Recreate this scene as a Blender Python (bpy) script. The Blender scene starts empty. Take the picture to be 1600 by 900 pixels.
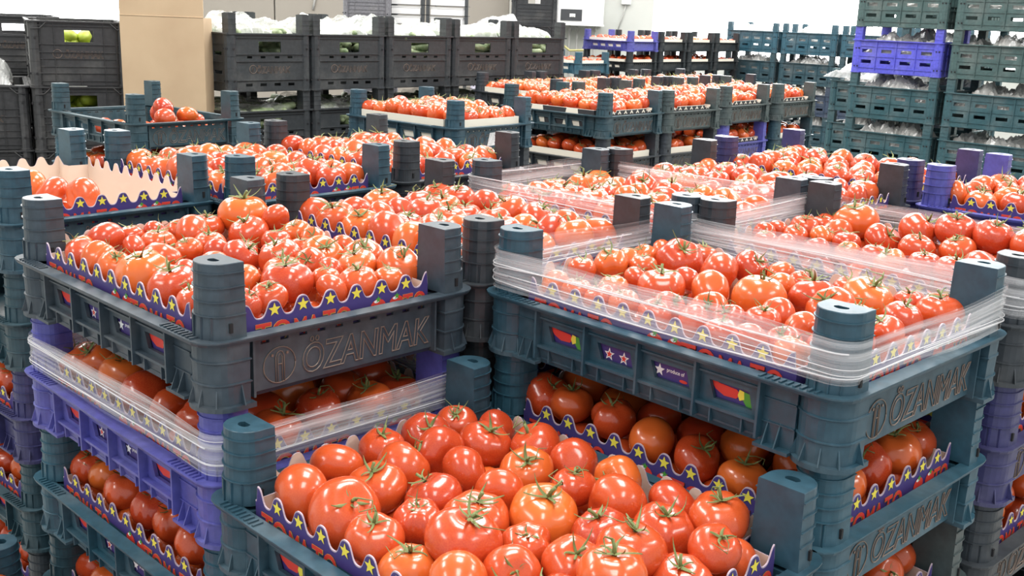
import bpy, bmesh, math, random
import numpy as np
from mathutils import Matrix, Vector
random.seed(7); rng = np.random.default_rng(7)
PI = math.pi
scene = bpy.context.scene
C = scene.collection

# ---------------------------------------------------------------- camera
TOP = 8*0.173                      # height of the post tops of a full stack of eight low crates
CAM_Z = TOP+0.2823
PITCH, ROLL = 0.25633, -0.03766
cd = bpy.data.cameras.new('camera'); cam = bpy.data.objects.new('camera', cd); C.objects.link(cam)
cd.sensor_width = 36; cd.lens = 36*1637.56/1600; cd.clip_start = 0.02; cd.clip_end = 200
cf = Vector((0, math.cos(PITCH), -math.sin(PITCH))); cu = Vector((0, math.sin(PITCH), math.cos(PITCH)))
R_ = Vector((1, 0, 0))*math.cos(ROLL)-cu*math.sin(ROLL); U_ = Vector((1, 0, 0))*math.sin(ROLL)+cu*math.cos(ROLL)
m4 = Matrix((R_, U_, -cf)).transposed().to_4x4(); m4.translation = (0, 0, CAM_Z)
cam.matrix_world = m4
scene.camera = cam

# ---------------------------------------------------------------- light and exposure
scene.view_settings.view_transform = 'Standard'; scene.view_settings.look = 'None'
scene.view_settings.gamma = 1; scene.view_settings.exposure = 0.0
w = bpy.data.worlds.new('world'); scene.world = w; w.use_nodes = True
w.node_tree.nodes['Background'].inputs[0].default_value = (0.93, 0.97, 1, 1)
w.node_tree.nodes['Background'].inputs[1].default_value = 0.9
def area(name, loc, sx, sy, power, rot=(0, 0, 0), col=(1, 0.98, 0.95)):
    l = bpy.data.lights.new(name, 'AREA'); l.shape = 'RECTANGLE'; l.size = sx; l.size_y = sy; l.energy = power; l.color = col
    o = bpy.data.objects.new(name, l); C.objects.link(o); o.location = loc; o.rotation_euler = rot
    return o
CEIL = 4.6
for ix, x in enumerate((-3.6, 0.3, 4.2)):
    for iy, y in enumerate((-0.6, 2.6, 5.8, 9.2)):
        area('ceiling_strip_light', (x, y, CEIL-0.15), (0.9, 1.1, 2.0, 3.0)[iy], 1.7, (70, 120, 150, 150)[iy])

# ---------------------------------------------------------------- materials
def mat(name, col, rough=0.5, **kw):
    m = bpy.data.materials.new(name); m.use_nodes = True
    b = m.node_tree.nodes['Principled BSDF']
    b.inputs['Base Color'].default_value = (*col, 1); b.inputs['Roughness'].default_value = rough
    for k, v in kw.items(): b.inputs[k.replace('_', ' ')].default_value = v
    return m
def nodes(m): return m.node_tree.nodes, m.node_tree.links, m.node_tree.nodes['Principled BSDF']
def noise(m, scale, detail=3, coord='Object', stretch=None):
    N, L, b = nodes(m)
    tc = N.new('ShaderNodeTexCoord'); n = N.new('ShaderNodeTexNoise'); n.inputs['Scale'].default_value = scale; n.inputs['Detail'].default_value = detail
    if stretch:
        mp = N.new('ShaderNodeMapping'); mp.inputs['Scale'].default_value = stretch
        L.new(tc.outputs[coord], mp.inputs[0]); L.new(mp.outputs[0], n.inputs['Vector'])
    else: L.new(tc.outputs[coord], n.inputs['Vector'])
    return n
def ramp(m, src, stops):
    N, L, b = nodes(m)
    r = N.new('ShaderNodeValToRGB'); e = r.color_ramp.elements
    while len(e) < len(stops): e.new(0.5)
    for i, (p, c) in enumerate(stops): e[i].position = p; e[i].color = (*c, 1)
    L.new(src, r.inputs[0]); return r
def bump(m, src, strength, dist=0.001):
    N, L, b = nodes(m); bp = N.new('ShaderNodeBump'); bp.inputs['Strength'].default_value = strength; bp.inputs['Distance'].default_value = dist
    L.new(src, bp.inputs['Height']); L.new(bp.outputs[0], b.inputs['Normal'])
def mixc(m, fac, a, b_, blend='MIX'):
    N, L, b = nodes(m); x = N.new('ShaderNodeMix'); x.data_type = 'RGBA'; x.blend_type = blend
    for s, v in ((x.inputs[0], fac), (x.inputs[6], a), (x.inputs[7], b_)):
        if hasattr(v, 'is_linked'): L.new(v, s)
        elif isinstance(v, (int, float)): s.default_value = v
        else: s.default_value = (*v, 1)
    return x.outputs[2]
def plastic(name, dust=0.24, rough=0.40, tint=None):
    m = mat(name, (0.1, 0.1, 0.1), rough); N, L, b = nodes(m)
    b.inputs['Specular IOR Level'].default_value = 0.5
    oi = N.new('ShaderNodeObjectInfo'); n = noise(m, 9, 6); n2 = noise(m, 70, 4)
    f = ramp(m, n.outputs[0], [(0.48, (0, 0, 0)), (0.78, (dust, dust, dust))])
    c = mixc(m, f.outputs[0], oi.outputs['Color'], (0.24, 0.23, 0.21))
    f2 = ramp(m, n2.outputs[0], [(0.35, (0.82, 0.82, 0.82)), (0.7, (1.12, 1.12, 1.12))])
    c = mixc(m, 1.0, c, f2.outputs[0], 'MULTIPLY')
    if tint: c = mixc(m, 0.55, c, tint)
    L.new(c, b.inputs['Base Color'])
    r = ramp(m, n.outputs[0], [(0.35, (rough-.08,)*3), (0.75, (rough+.25,)*3)]); L.new(r.outputs[0], b.inputs['Roughness'])
    bump(m, n2.outputs[0], 0.25, 0.0006)
    return m
M = {}
M['plastic'] = plastic('crate_plastic')
M['letter'] = mat('raised_lettering', (0.20, 0.145, 0.115), 0.35)
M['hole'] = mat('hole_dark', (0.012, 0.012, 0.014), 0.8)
M['board_out'] = mat('printed_board', (0.060, 0.040, 0.185), 0.42)
M['board_in'] = mat('plain_board', (0.72, 0.60, 0.50), 0.75)
M['board_edge'] = mat('cut_board_edge', (0.50, 0.40, 0.47), 0.7)
M['board_cream'] = mat('cream_board', (0.80, 0.75, 0.64), 0.7)
M['board_black'] = mat('black_printed_board', (0.03, 0.03, 0.035), 0.5)
M['yellow'] = mat('yellow_print', (0.85, 0.72, 0.08), 0.5)
M['gold'] = mat('gold_print', (0.88, 0.62, 0.12), 0.5)
M['red'] = mat('red_print', (0.70, 0.05, 0.035), 0.5)
M['white'] = mat('white_print', (0.85, 0.85, 0.85), 0.5)
M['green'] = mat('green_print', (0.08, 0.32, 0.04), 0.5)
def tomato_mat():
    m = mat('tomato_skin', (0.7, 0.05, 0.01), 0.24); N, L, b = nodes(m)
    g = N.new('ShaderNodeNewGeometry'); oi = N.new('ShaderNodeObjectInfo')
    a = N.new('ShaderNodeMath'); a.operation = 'ADD'; L.new(g.outputs['Random Per Island'], a.inputs[0]); L.new(oi.outputs['Random'], a.inputs[1])
    f = N.new('ShaderNodeMath'); f.operation = 'FRACT'; L.new(a.outputs[0], f.inputs[0])
    r = ramp(m, f.outputs[0], [(0.0, (0.48, 0.042, 0.015)), (0.4, (0.56, 0.062, 0.017)), (0.75, (0.63, 0.098, 0.020)), (1.0, (0.70, 0.155, 0.024))])
    n = noise(m, 22, 2); f2 = ramp(m, n.outputs[0], [(0.35, (0, 0, 0)), (0.75, (0.4, 0.4, 0.4))])
    c = mixc(m, f2.outputs[0], r.outputs[0], (0.70, 0.14, 0.03))
    L.new(c, b.inputs['Base Color']); b.inputs['IOR'].default_value = 1.5
    b.inputs['Coat Weight'].default_value = 0.4; b.inputs['Coat Roughness'].default_value = 0.10
    return m
M['tomato'] = tomato_mat()
M['calyx'] = mat('calyx_green', (0.13, 0.17, 0.045), 0.6)
n = noise(M['calyx'], 60, 3); r = ramp(M['calyx'], n.outputs[0], [(0.3, (0.085, 0.14, 0.03)), (0.7, (0.26, 0.27, 0.10))]); M['calyx'].node_tree.links.new(r.outputs[0], nodes(M['calyx'])[2].inputs['Base Color'])
def film_mat(name, lo, hi, scale, coord='UV', stretch=(2.0, 7, 1), tint=(0.93, 0.93, 0.95)):
    m = bpy.data.materials.new(name); m.use_nodes = True; N, L = m.node_tree.nodes, m.node_tree.links
    b = N['Principled BSDF']; out = N['Material Output']
    b.inputs['Base Color'].default_value = (*tint, 1); b.inputs['Roughness'].default_value = 0.16; b.inputs['Coat Weight'].default_value = 0.5; b.inputs['Coat Roughness'].default_value = 0.06
    tr = N.new('ShaderNodeBsdfTransparent'); mx = N.new('ShaderNodeMixShader')
    n = noise(m, scale, 5, coord, stretch)
    r = ramp(m, n.outputs[0], [(0.40, (lo, lo, lo)), (0.52, ((lo+hi)*.4,)*3), (0.70, (hi, hi, hi))])
    L.new(r.outputs[0], mx.inputs[0]); L.new(tr.outputs[0], mx.inputs[1]); L.new(b.outputs[0], mx.inputs[2]); L.new(mx.outputs[0], out.inputs[0])
    bump(m, n.outputs[0], 0.9, 0.004)
    return m
M['film'] = film_mat('stretch_film', 0.08, 0.52, 1.0)
M['film_rope'] = film_mat('stretch_film_fold', 0.35, 0.9, 1.0, 'UV', (3, 4, 1))
M['bag'] = film_mat('crinkled_bag', 0.30, 0.85, 9.0, 'Object', (1, 1, 1), (0.8, 0.82, 0.8))
M['thinbag'] = film_mat('thin_clear_bag', 0.08, 0.5, 11.0, 'Object', (1, 1, 1), (0.8, 0.82, 0.8))
M['greybag'] = film_mat('grey_crinkled_bag', 0.8, 1.0, 16.0, 'Object', (1, 1, 1), (0.55, 0.55, 0.53))
M['vegetable'] = mat('dark_green_vegetable', (0.10, 0.16, 0.06), 0.5)
n = noise(M['vegetable'], 30, 3); r = ramp(M['vegetable'], n.outputs[0], [(0.3, (0.08, 0.14, 0.05)), (0.7, (0.36, 0.42, 0.25))]); M['vegetable'].node_tree.links.new(r.outputs[0], nodes(M['vegetable'])[2].inputs['Base Color'])
M['lime'] = mat('lime_green_vegetable', (0.42, 0.52, 0.05), 0.45)

# ---------------------------------------------------------------- helpers
class MB:
    def __init__(s): s.v = []; s.f = []; s.m = []; s.mats = []; s.sm = []; s.uv = None
    def mi(s, m):
        if m not in s.mats: s.mats.append(m)
        return s.mats.index(m)
    def add(s, vs, fs, m, smooth=False):
        o = len(s.v); s.v += [tuple(p) for p in vs]; k = s.mi(m)
        for f in fs: s.f.append(tuple(i+o for i in f)); s.m.append(k); s.sm.append(smooth)
    def box(s, x0, x1, y0, y1, z0, z1, m):
        s.add([(x, y, z) for z in (z0, z1) for y in (y0, y1) for x in (x0, x1)], [(0, 2, 3, 1), (4, 5, 7, 6), (0, 1, 5, 4), (2, 6, 7, 3), (0, 4, 6, 2), (1, 3, 7, 5)], m)
    def rings(s, rings, m, cap0=True, cap1=True, smooth=False, closed=True):
        n = len(rings[0]); vs = [p for r in rings for p in r]; fs = []
        for i in range(len(rings)-1):
            for j in range(n if closed else n-1):
                k = (j+1) % n; fs.append((i*n+j, i*n+k, (i+1)*n+k, (i+1)*n+j))
        if cap0: fs.append(tuple(range(n-1, -1, -1)))
        if cap1: fs.append(tuple((len(rings)-1)*n+j for j in range(n)))
        s.add(vs, fs, m, smooth)
    def tube(s, pts, r, m, n=6, smooth=True):
        pts = [Vector(p) for p in pts]; rr = r if isinstance(r, (list, tuple)) else [r]*len(pts); rings = []
        up = Vector((0, 0, 1))
        for i, p in enumerate(pts):
            d = (pts[min(i+1, len(pts)-1)]-pts[max(i-1, 0)]).normalized()
            a = d.cross(up if abs(d.z) < .95 else Vector((1, 0, 0))).normalized(); b = d.cross(a)
            rings.append([tuple(p+(a*math.cos(t)+b*math.sin(t))*rr[i]) for t in [2*PI*k/n for k in range(n)]])
        s.rings(rings, m, smooth=smooth)
    def panel(s, x0, x1, z0, z1, y0, y1, holes, m, axis='Y'):
        # slab spanning x,z with rectangular holes, thickness y0..y1
        xs = sorted({x0, x1} | {h[0] for h in holes} | {h[1] for h in holes}); zs = sorted({z0, z1} | {h[2] for h in holes} | {h[3] for h in holes})
        def inh(i, j):
            if i < 0 or j < 0 or i >= len(xs)-1 or j >= len(zs)-1: return True
            cx, cz = (xs[i]+xs[i+1])/2, (zs[j]+zs[j+1])/2
            return any(h[0] < cx < h[1] and h[2] < cz < h[3] for h in holes)
        P = (lambda x, y, z: (x, y, z)) if axis == 'Y' else (lambda x, y, z: (y, x, z))
        for i in range(len(xs)-1):
            for j in range(len(zs)-1):
                if inh(i, j): continue
                a, b, c, d = xs[i], xs[i+1], zs[j], zs[j+1]
                s.add([P(xx, yy, zz) for yy in (y0, y1) for zz in (c, d) for xx in (a, b)], [(0, 1, 3, 2), (4, 6, 7, 5)], m)
                vs = [P(xx, yy, zz) for yy in (y0, y1) for zz in (c, d) for xx in (a, b)]
                fs = []
                if inh(i-1, j): fs.append((0, 2, 6, 4))
                if inh(i+1, j): fs.append((1, 5, 7, 3))
                if inh(i, j-1): fs.append((0, 4, 5, 1))
                if inh(i, j+1): fs.append((2, 3, 7, 6))
                if fs: s.add(vs, fs, m)
    def mesh(s, name):
        me = bpy.data.meshes.new(name); me.from_pydata(s.v, [], s.f)
        for m in s.mats: me.materials.append(m)
        me.polygons.foreach_set('material_index', s.m); me.polygons.foreach_set('use_smooth', s.sm); me.update()
        return me
def recalc(me):
    bm = bmesh.new(); bm.from_mesh(me); bmesh.ops.recalc_face_normals(bm, faces=bm.faces); bm.to_mesh(me); bm.free(); return me
def obj(name, me, parent=None, loc=None, col=None):
    o = bpy.data.objects.new(name, me); C.objects.link(o)
    if parent is not None: o.parent = parent
    if loc is not None: o.location = loc
    if col is not None: o.color = (*col, 1)
    return o
def tag(o, label, cat, group=None, kind=None):
    o['label'] = label; o['category'] = cat
    if group: o['group'] = group
    if kind: o['kind'] = kind
    return o
def struct(name, mb, label=None):
    o = obj(name, recalc(mb.mesh(name))); o['kind'] = 'structure'
    if label: o['label'] = label
    return o
def empty(name, loc, rz=0):
    o = bpy.data.objects.new(name, None); C.objects.link(o); o.empty_display_size = 0.05; o.location = loc; o.rotation_euler = (0, 0, rz); return o

# ---------------------------------------------------------------- setting
ANG = 0.80
UX, UY = math.cos(ANG), math.sin(ANG)          # along the short side of the crates
VX, VY = math.sin(ANG), -math.cos(ANG)         # along the long side
BACK = 11.8
fl = mat('concrete_floor', (0.3, 0.3, 0.29), 0.6); n = noise(fl, 3, 6); r = ramp(fl, n.outputs[0], [(0.3, (0.2, 0.2, 0.19)), (0.7, (0.36, 0.35, 0.33))]); fl.node_tree.links.new(r.outputs[0], nodes(fl)[2].inputs['Base Color'])
wl = mat('white_wall_paint', (0.78, 0.80, 0.77), 0.7); n = noise(wl, 1.5, 5); r = ramp(wl, n.outputs[0], [(0.3, (0.52, 0.54, 0.51)), (0.7, (0.60, 0.615, 0.585))]); wl.node_tree.links.new(r.outputs[0], nodes(wl)[2].inputs['Base Color'])
cl = mat('ceiling_sheet', (0.78, 0.78, 0.77), 0.8); gp = mat('beige_wall_panel', (0.30, 0.275, 0.24), 0.7); pil = mat('grey_pillar_paint', (0.36, 0.35, 0.32), 0.7)
glow = mat('daylight_pane', (1, 1, 1), 0.5, Emission_Color=(1, 1, 1, 1), Emission_Strength=7.0); frm = mat('window_frame_white', (0.8, 0.8, 0.8), 0.5)  # strong emission put in for glare on the top surfaces
X0, X1, Y0 = -6.5, 8.0, -2.5
b = MB(); b.box(X0, X1, Y0, BACK+.2, -0.1, 0, fl); struct('floor', b)
b = MB(); b.box(X0, X1, Y0, BACK+.2, CEIL, CEIL+.1, cl); struct('ceiling', b)
b = MB(); b.box(X0-.2, X0, Y0, BACK+.2, 0, CEIL, wl); struct('wall_left', b)
b = MB(); b.box(X1, X1+.2, Y0, BACK+.2, 0, CEIL, wl); struct('wall_right', b)
b = MB(); b.panel(X0, X1, 0, CEIL, BACK, BACK+.2, [(-6.0, -4.15, 1.2, 3.6), (1.42, 6.2, 1.2, 3.8)], wl); struct('wall_back', b)
for k, (xa, xb, za, zb) in enumerate(((-6.0, -4.15, 1.2, 3.6), (1.42, 6.2, 1.2, 3.8))):  # glowing panes added for the burnt-out white areas of the back wall
    b = MB(); b.panel(xa, xb, za, zb, BACK+.04, BACK+.10, [(xa+.03, xb-.03, za+.05, zb-.05)], frm)
    wn = struct('window_%d' % (k+1), b, ('bright overexposed window beyond the black crates', 'bright overexposed window right of the wall heater')[k])
    p = MB(); p.box(xa+.03, xb-.03, BACK+.06, BACK+.07, za+.05, zb-.05, glow); o = obj('pane', p.mesh('pane'), wn)
# beige wall panels, joints between them
b = MB(); x = -3.75
wp = empty('trim_1', (0, 0, 0)); wp['kind'] = 'structure'; wp['label'] = 'beige cladding panels on the back wall'
for wdt in (1.06, 0.9, 0.85, 0.8):
    b = MB(); b.box(x+.008, x+wdt-.008, BACK-.05, BACK, 0.3, 3.4, gp); obj('panel', b.mesh('panel'), wp); x += wdt
b = MB(); b.box(-0.14, 0.13, BACK-.35, BACK, 0, CEIL, pil); struct('trim_2', b, 'grey pillar left of the wall heater')
b = MB(); b.box(0.13, 0.26, BACK-.16, BACK, 0, CEIL, frm); struct('trim_3', b, 'white pipe casing beside the grey pillar')
TOM = {
 'C': [(-0.1749, -0.1448, 0.104, 0.0352), (-0.209, -0.0746, 0.104, 0.0326), (-0.2142, -0.0015, 0.104, 0.0308), (-0.213, 0.0691, 0.1037, 0.032), (-0.2169, 0.1237, 0.104, 0.0281), (-0.1606, 0.0445, 0.1043, 0.0339), (-0.1544, -0.0172, 0.1039, 0.0337), (-0.1309, -0.0756, 0.104, 0.0361), (-0.1047, -0.139, 0.1043, 0.041), (-0.1425, 0.105, 0.104, 0.0341), (-0.1004, 0.0302, 0.104, 0.0322), (-0.0716, -0.0423, 0.104, 0.0342), (-0.037, -0.0937, 0.104, 0.0291), (-0.0394, -0.1489, 0.1047, 0.0311), (0.0386, -0.0979, 0.1176, 0.0397), (-0.003, -0.0413, 0.1027, 0.0382), (-0.0287, 0.0184, 0.104, 0.0315), (-0.0937, 0.1458, 0.104, 0.0342), (-0.0529, 0.0866, 0.104, 0.0331), (0.0395, 0.0186, 0.1042, 0.041), (-0.034, 0.1497, 0.104, 0.0303), (0.0348, 0.1489, 0.104, 0.0311), (0.012, 0.0995, 0.1039, 0.0278), (0.0755, 0.1015, 0.1041, 0.0366), (0.1167, 0.1489, 0.1037, 0.0311), (0.1467, 0.0891, 0.1036, 0.0352), (0.1064, 0.0367, 0.1014, 0.0346), (0.1784, 0.1448, 0.1132, 0.0352), (0.2168, 0.0804, 0.1169, 0.0282), (0.1305, -0.0355, 0.1034, 0.0326), (0.1633, 0.0139, 0.1162, 0.0361), (0.0752, -0.0432, 0.1041, 0.0279), (0.0993, -0.0901, 0.1027, 0.0296), (-0.1721, 0.1545, 0.104, 0.0255), (0.0172, -0.1482, 0.0927, 0.0318), (0.0839, -0.1461, 0.104, 0.0339), (0.1556, -0.0882, 0.0952, 0.0326), (0.195, -0.0554, 0.1297, 0.0345), (0.2128, 0.0316, 0.0955, 0.0322), (0.2179, 0.119, 0.0868, 0.0271), (0.1455, -0.1465, 0.1064, 0.0335), (0.2119, -0.1082, 0.1023, 0.0331), (0.2113, -0.0272, 0.0809, 0.0337)],
 'A': [(-0.1504, -0.1557, 0.104, 0.0243), (-0.2127, -0.0965, 0.1041, 0.0323), (-0.1019, -0.1516, 0.1041, 0.0284), (-0.0531, -0.1532, 0.104, 0.0251), (-0.2235, -0.0066, 0.1044, 0.0215), (-0.1542, -0.0396, 0.104, 0.0273), (-0.1391, -0.0851, 0.104, 0.0218), (-0.2168, 0.0757, 0.1032, 0.0282), (-0.1732, 0.0299, 0.1041, 0.0333), (-0.2235, 0.0315, 0.1031, 0.0215), (-0.1032, 0.0159, 0.104, 0.025), (-0.0471, -0.0891, 0.104, 0.031), (0.0097, -0.1429, 0.1041, 0.0371), (0.0452, -0.1022, 0.1039, 0.0231), (0.0811, -0.1409, 0.104, 0.0326), (0.1637, -0.1574, 0.104, 0.0226), (-0.0456, -0.0044, 0.1041, 0.0215), (-0.0905, -0.0255, 0.104, 0.0215), (-0.0379, 0.0344, 0.1038, 0.0215), (-0.204, 0.1364, 0.1205, 0.041), (-0.1398, 0.1052, 0.1034, 0.0334), (-0.1629, 0.1528, 0.0817, 0.0272), (-0.1186, 0.1585, 0.0887, 0.0215), (-0.1401, 0.1552, 0.1227, 0.0248), (-0.082, 0.1552, 0.109, 0.0248), (-0.0026, 0.0087, 0.1042, 0.0277), (-0.0651, 0.1072, 0.104, 0.0242), (0.0016, 0.1081, 0.104, 0.0215), (-0.0384, 0.1564, 0.1031, 0.0236), (0.0359, 0.0473, 0.104, 0.0319), (0.0848, 0.0654, 0.104, 0.0239), (0.1012, 0.0101, 0.104, 0.0277), (0.153, -0.0188, 0.1041, 0.0361), (0.0553, 0.1083, 0.1041, 0.0323), (0.1124, -0.0559, 0.104, 0.0234), (0.2012, -0.0764, 0.104, 0.0244), (0.2112, -0.118, 0.104, 0.0215), (0.1697, 0.0311, 0.104, 0.0215), (0.1378, 0.1071, 0.104, 0.0309), (0.1417, 0.0594, 0.1039, 0.0215), (0.2119, 0.0528, 0.1041, 0.0282), (0.2165, 0.0071, 0.104, 0.0215), (0.0982, 0.1486, 0.104, 0.0314), (0.1829, 0.1465, 0.104, 0.0335), (0.2193, 0.0981, 0.104, 0.0215), (0.0315, -0.0573, 0.104, 0.0272), (0.1372, -0.1144, 0.104, 0.0267), (0.2136, -0.158, 0.104, 0.022), (0.0397, 0.1566, 0.104, 0.0234), (-0.1928, -0.1414, 0.104, 0.0215), (-0.2235, -0.0479, 0.104, 0.0215)],
 'B': [(-0.2219, -0.0639, 0.104, 0.0231), (-0.2169, -0.0068, 0.1046, 0.0281), (-0.1821, -0.1585, 0.1041, 0.0215), (-0.1435, -0.1585, 0.1039, 0.0215), (-0.2235, 0.0767, 0.1041, 0.0215), (-0.2214, 0.0369, 0.1033, 0.0215), (-0.1824, 0.0252, 0.104, 0.0227), (-0.2235, 0.1199, 0.1041, 0.0215), (-0.2235, 0.1585, 0.1039, 0.0215), (-0.1721, 0.0991, 0.1041, 0.0372), (-0.1726, 0.1555, 0.1039, 0.0245), (-0.1376, -0.0394, 0.104, 0.0215), (-0.1273, -0.1043, 0.104, 0.0216), (-0.0879, -0.0503, 0.104, 0.0332), (-0.0933, 0.0095, 0.104, 0.0215), (-0.0971, 0.0945, 0.104, 0.0303), (-0.0401, -0.0052, 0.104, 0.0281), (0.0159, -0.0831, 0.104, 0.0238), (-0.0632, -0.1565, 0.104, 0.0215), (-0.012, -0.1585, 0.104, 0.0215), (0.038, -0.1481, 0.104, 0.0215), (-0.1033, -0.1585, 0.104, 0.0215), (-0.0821, 0.1518, 0.104, 0.0282), (0.0275, 0.0106, 0.104, 0.0372), (0.0124, 0.0797, 0.104, 0.0253), (0.0214, 0.1283, 0.104, 0.0241), (0.0681, 0.076, 0.1041, 0.0333), (0.1151, 0.0396, 0.104, 0.0325), (0.0717, 0.1577, 0.104, 0.0223), (0.1176, 0.1282, 0.1041, 0.036), (0.1598, 0.1581, 0.1038, 0.0219), (0.2074, 0.1485, 0.1041, 0.0315), (0.1915, 0.0787, 0.104, 0.0265), (0.2089, -0.003, 0.104, 0.0266), (0.0854, -0.037, 0.104, 0.023), (0.0932, -0.0817, 0.1041, 0.0239), (0.138, -0.0665, 0.104, 0.0222), (0.0596, -0.1059, 0.1039, 0.0215), (0.0871, -0.1585, 0.104, 0.0215), (0.201, -0.0495, 0.104, 0.0219), (0.1264, -0.1585, 0.1043, 0.0215), (0.183, -0.1585, 0.104, 0.0215), (0.1538, -0.1317, 0.1038, 0.0215), (-0.0196, -0.1195, 0.104, 0.0215), (0.1626, 0.0142, 0.1039, 0.0266), (-0.0366, 0.1585, 0.104, 0.0215), (0.1909, -0.103, 0.104, 0.0227)],
 'F': [(-0.2235, -0.0518, 0.1042, 0.0215), (-0.2235, -0.0132, 0.1036, 0.0215), (-0.1844, -0.0157, 0.1043, 0.0229), (-0.2175, 0.0653, 0.1041, 0.0275), (-0.2117, 0.1096, 0.1044, 0.0215), (-0.1482, 0.0102, 0.104, 0.025), (-0.1611, 0.0791, 0.1018, 0.0286), (-0.1024, 0.0101, 0.1039, 0.0248), (-0.2177, 0.1527, 0.0994, 0.0273), (-0.1615, 0.1391, 0.1164, 0.0409), (-0.08, 0.0806, 0.104, 0.029), (-0.0997, 0.1444, 0.0862, 0.0356), (-0.0045, 0.0603, 0.104, 0.0293), (-0.0454, 0.1437, 0.1178, 0.0363), (-0.002, 0.1538, 0.0853, 0.0235), (0.0469, 0.0971, 0.1068, 0.0309), (0.0181, 0.1452, 0.1314, 0.0348), (0.0805, 0.147, 0.1304, 0.033), (-0.0222, -0.0462, 0.104, 0.0237), (0.0167, -0.0697, 0.104, 0.0252), (0.0552, -0.035, 0.104, 0.0255), (-0.0612, -0.0598, 0.1039, 0.0216), (-0.1043, -0.0806, 0.104, 0.0216), (-0.1495, -0.1055, 0.104, 0.0216), (0.107, -0.0464, 0.104, 0.0292), (0.1203, 0.0231, 0.104, 0.0302), (0.1092, 0.1436, 0.0783, 0.0347), (0.0497, 0.1477, 0.0807, 0.0323), (-0.1915, -0.0978, 0.104, 0.0215), (0.1685, 0.1466, 0.075, 0.0334), (0.1859, -0.097, 0.104, 0.0259), (0.1846, 0.0662, 0.104, 0.0305), (0.1436, 0.1446, 0.1302, 0.0354), (0.2095, 0.1477, 0.1164, 0.0323)],
}

# ---------------------------------------------------------------- low crate (long side on local X, short side on local Y, base at z=0)
PW, PL, RIM, PITCH_Z = 0.1725, 0.243, 0.085, 0.173     # half post spacings, rim height, stacking height
PLA = M['plastic']
def dshape(hw, yi, yo, n=7, cx=0, cy=0, sy=1):
    # D outline: flat side towards the crate's middle (yi), rounded side outwards (yo); sy=-1 mirrors it
    p = [(-hw, yi), (hw, yi)]
    for k in range(n+1):
        t = PI*k/n; p.append((hw*math.cos(t)*1.0, yo-hw*.92+hw*.92*math.sin(t)))
    q = [(cx+x, cy+y*sy) for x, y in p]
    return q if sy > 0 else q[::-1]
def prof(mb, levels, fn, m, cap0=True, cap1=True):
    mb.rings([[(x, y, z) for x, y in fn(s)] for z, s in levels], m, cap0, cap1)
def post_mesh(sy):
    mb = MB(); f = lambda s: dshape(0.0275+s, -0.0205, 0.0245+s, 13, sy=sy)
    z0, z1 = RIM, PITCH_Z
    lv = [(z0, .0018), (z0+.026, .0008)]
    for k in range(4):
        z = z0+.027+k*.0165; a = .0006-k*.0003; lv += [(z, a), (z, a+.0019), (z+.0012, a+.0019), (z+.0012, a)]
    lv += [(z1-.0008, -.0006), (z1, -.0013)]
    prof(mb, lv, f, PLA, True, False)
    # top face with its round hole
    out = f(-.0013); n = len(out); hole = []
    for x, y in out:
        a = math.atan2(y-0.002*sy, x); hole.append((0.0085*math.cos(a), 0.002*sy+0.0065*math.sin(a)))
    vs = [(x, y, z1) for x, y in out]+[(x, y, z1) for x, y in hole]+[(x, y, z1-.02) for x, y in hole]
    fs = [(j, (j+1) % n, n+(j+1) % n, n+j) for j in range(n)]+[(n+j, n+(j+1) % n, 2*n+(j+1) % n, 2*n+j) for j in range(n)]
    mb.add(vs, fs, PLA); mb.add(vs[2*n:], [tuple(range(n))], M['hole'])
    # ribs round the foot and the keyhole slot on the round side
    for t in (-.75, -.25, .3, .8):
        x = .0275*math.sin(t); y = (.0245-.0253+.0253*math.cos(t))*sy
        mb.box(x-.0009, x+.0009, min(y, y+.0035*sy), max(y, y+.0035*sy), z0, z0+.026, PLA)
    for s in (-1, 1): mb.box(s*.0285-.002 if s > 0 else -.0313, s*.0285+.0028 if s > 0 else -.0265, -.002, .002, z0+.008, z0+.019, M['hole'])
    return mb.mesh('post')
POST = {1: post_mesh(1), -1: post_mesh(-1)}
def column_mesh(sx, sy):
    # body corner under a post: ringed D column, web towards the long side, gussets and base flange
    mb = MB(); f = lambda s: dshape(0.031+s, -0.0205-s, 0.0285+s, 13, sy=sy)
    lv = [(0, .006), (.006, .006), (.0065, .001), (.03, .0015), (.031, .003), (.0325, .003), (.033, .001), (.057, .0015), (.058, .003), (.0595, .003), (.06, .001), (RIM-.005, .0015)]
    prof(mb, lv, f, PLA)
    x0, x1 = (-.072, -.028) if sx > 0 else (.028, .072)
    ya, yb = (.0150, .0195) if sy > 0 else (-.0195, -.0150)
    mb.box(x0, x1, ya, yb, .004, RIM-.004, PLA)
    yo = yb if sy > 0 else ya
    for z in (.031, .058): mb.box(x0, x1, min(yo, yo+.0018*sy), max(yo, yo+.0018*sy), z, z+.0016, PLA)
    mb.box(min(x0, x0), x1, min(yo, yo+.011*sy), max(yo, yo+.011*sy), .003, .007, PLA)
    # gussets: thin triangles flaring to the base flange
    def gus(px, py, dx, dy, h=.028, l=.011):
        nx, ny = -dy*.0008, dx*.0008
        vs = []
        for s in (-1, 1): vs += [(px+nx*s, py+ny*s, .006+h), (px+nx*s, py+ny*s, .006), (px+dx*l+nx*s, py+dy*l+ny*s, .006)]
        mb.add(vs, [(0, 1, 2), (5, 4, 3), (0, 2, 5, 3), (1, 4, 5, 2), (0, 3, 4, 1)], PLA)
    for xx in (.25, .6): gus(x0+(x1-x0)*xx, yo, 0, sy)
    for t in (-.9, -.3, .3, .9):
        gus(.030*math.sin(t), (.0285-.0285+.0275*math.cos(t))*sy, math.sin(t), math.cos(t)*sy, .026, .009)
    gus(.0305*sx, -.01*sy, sx, 0, .03, .01)
    return recalc(mb.mesh('corner_column'))
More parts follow.
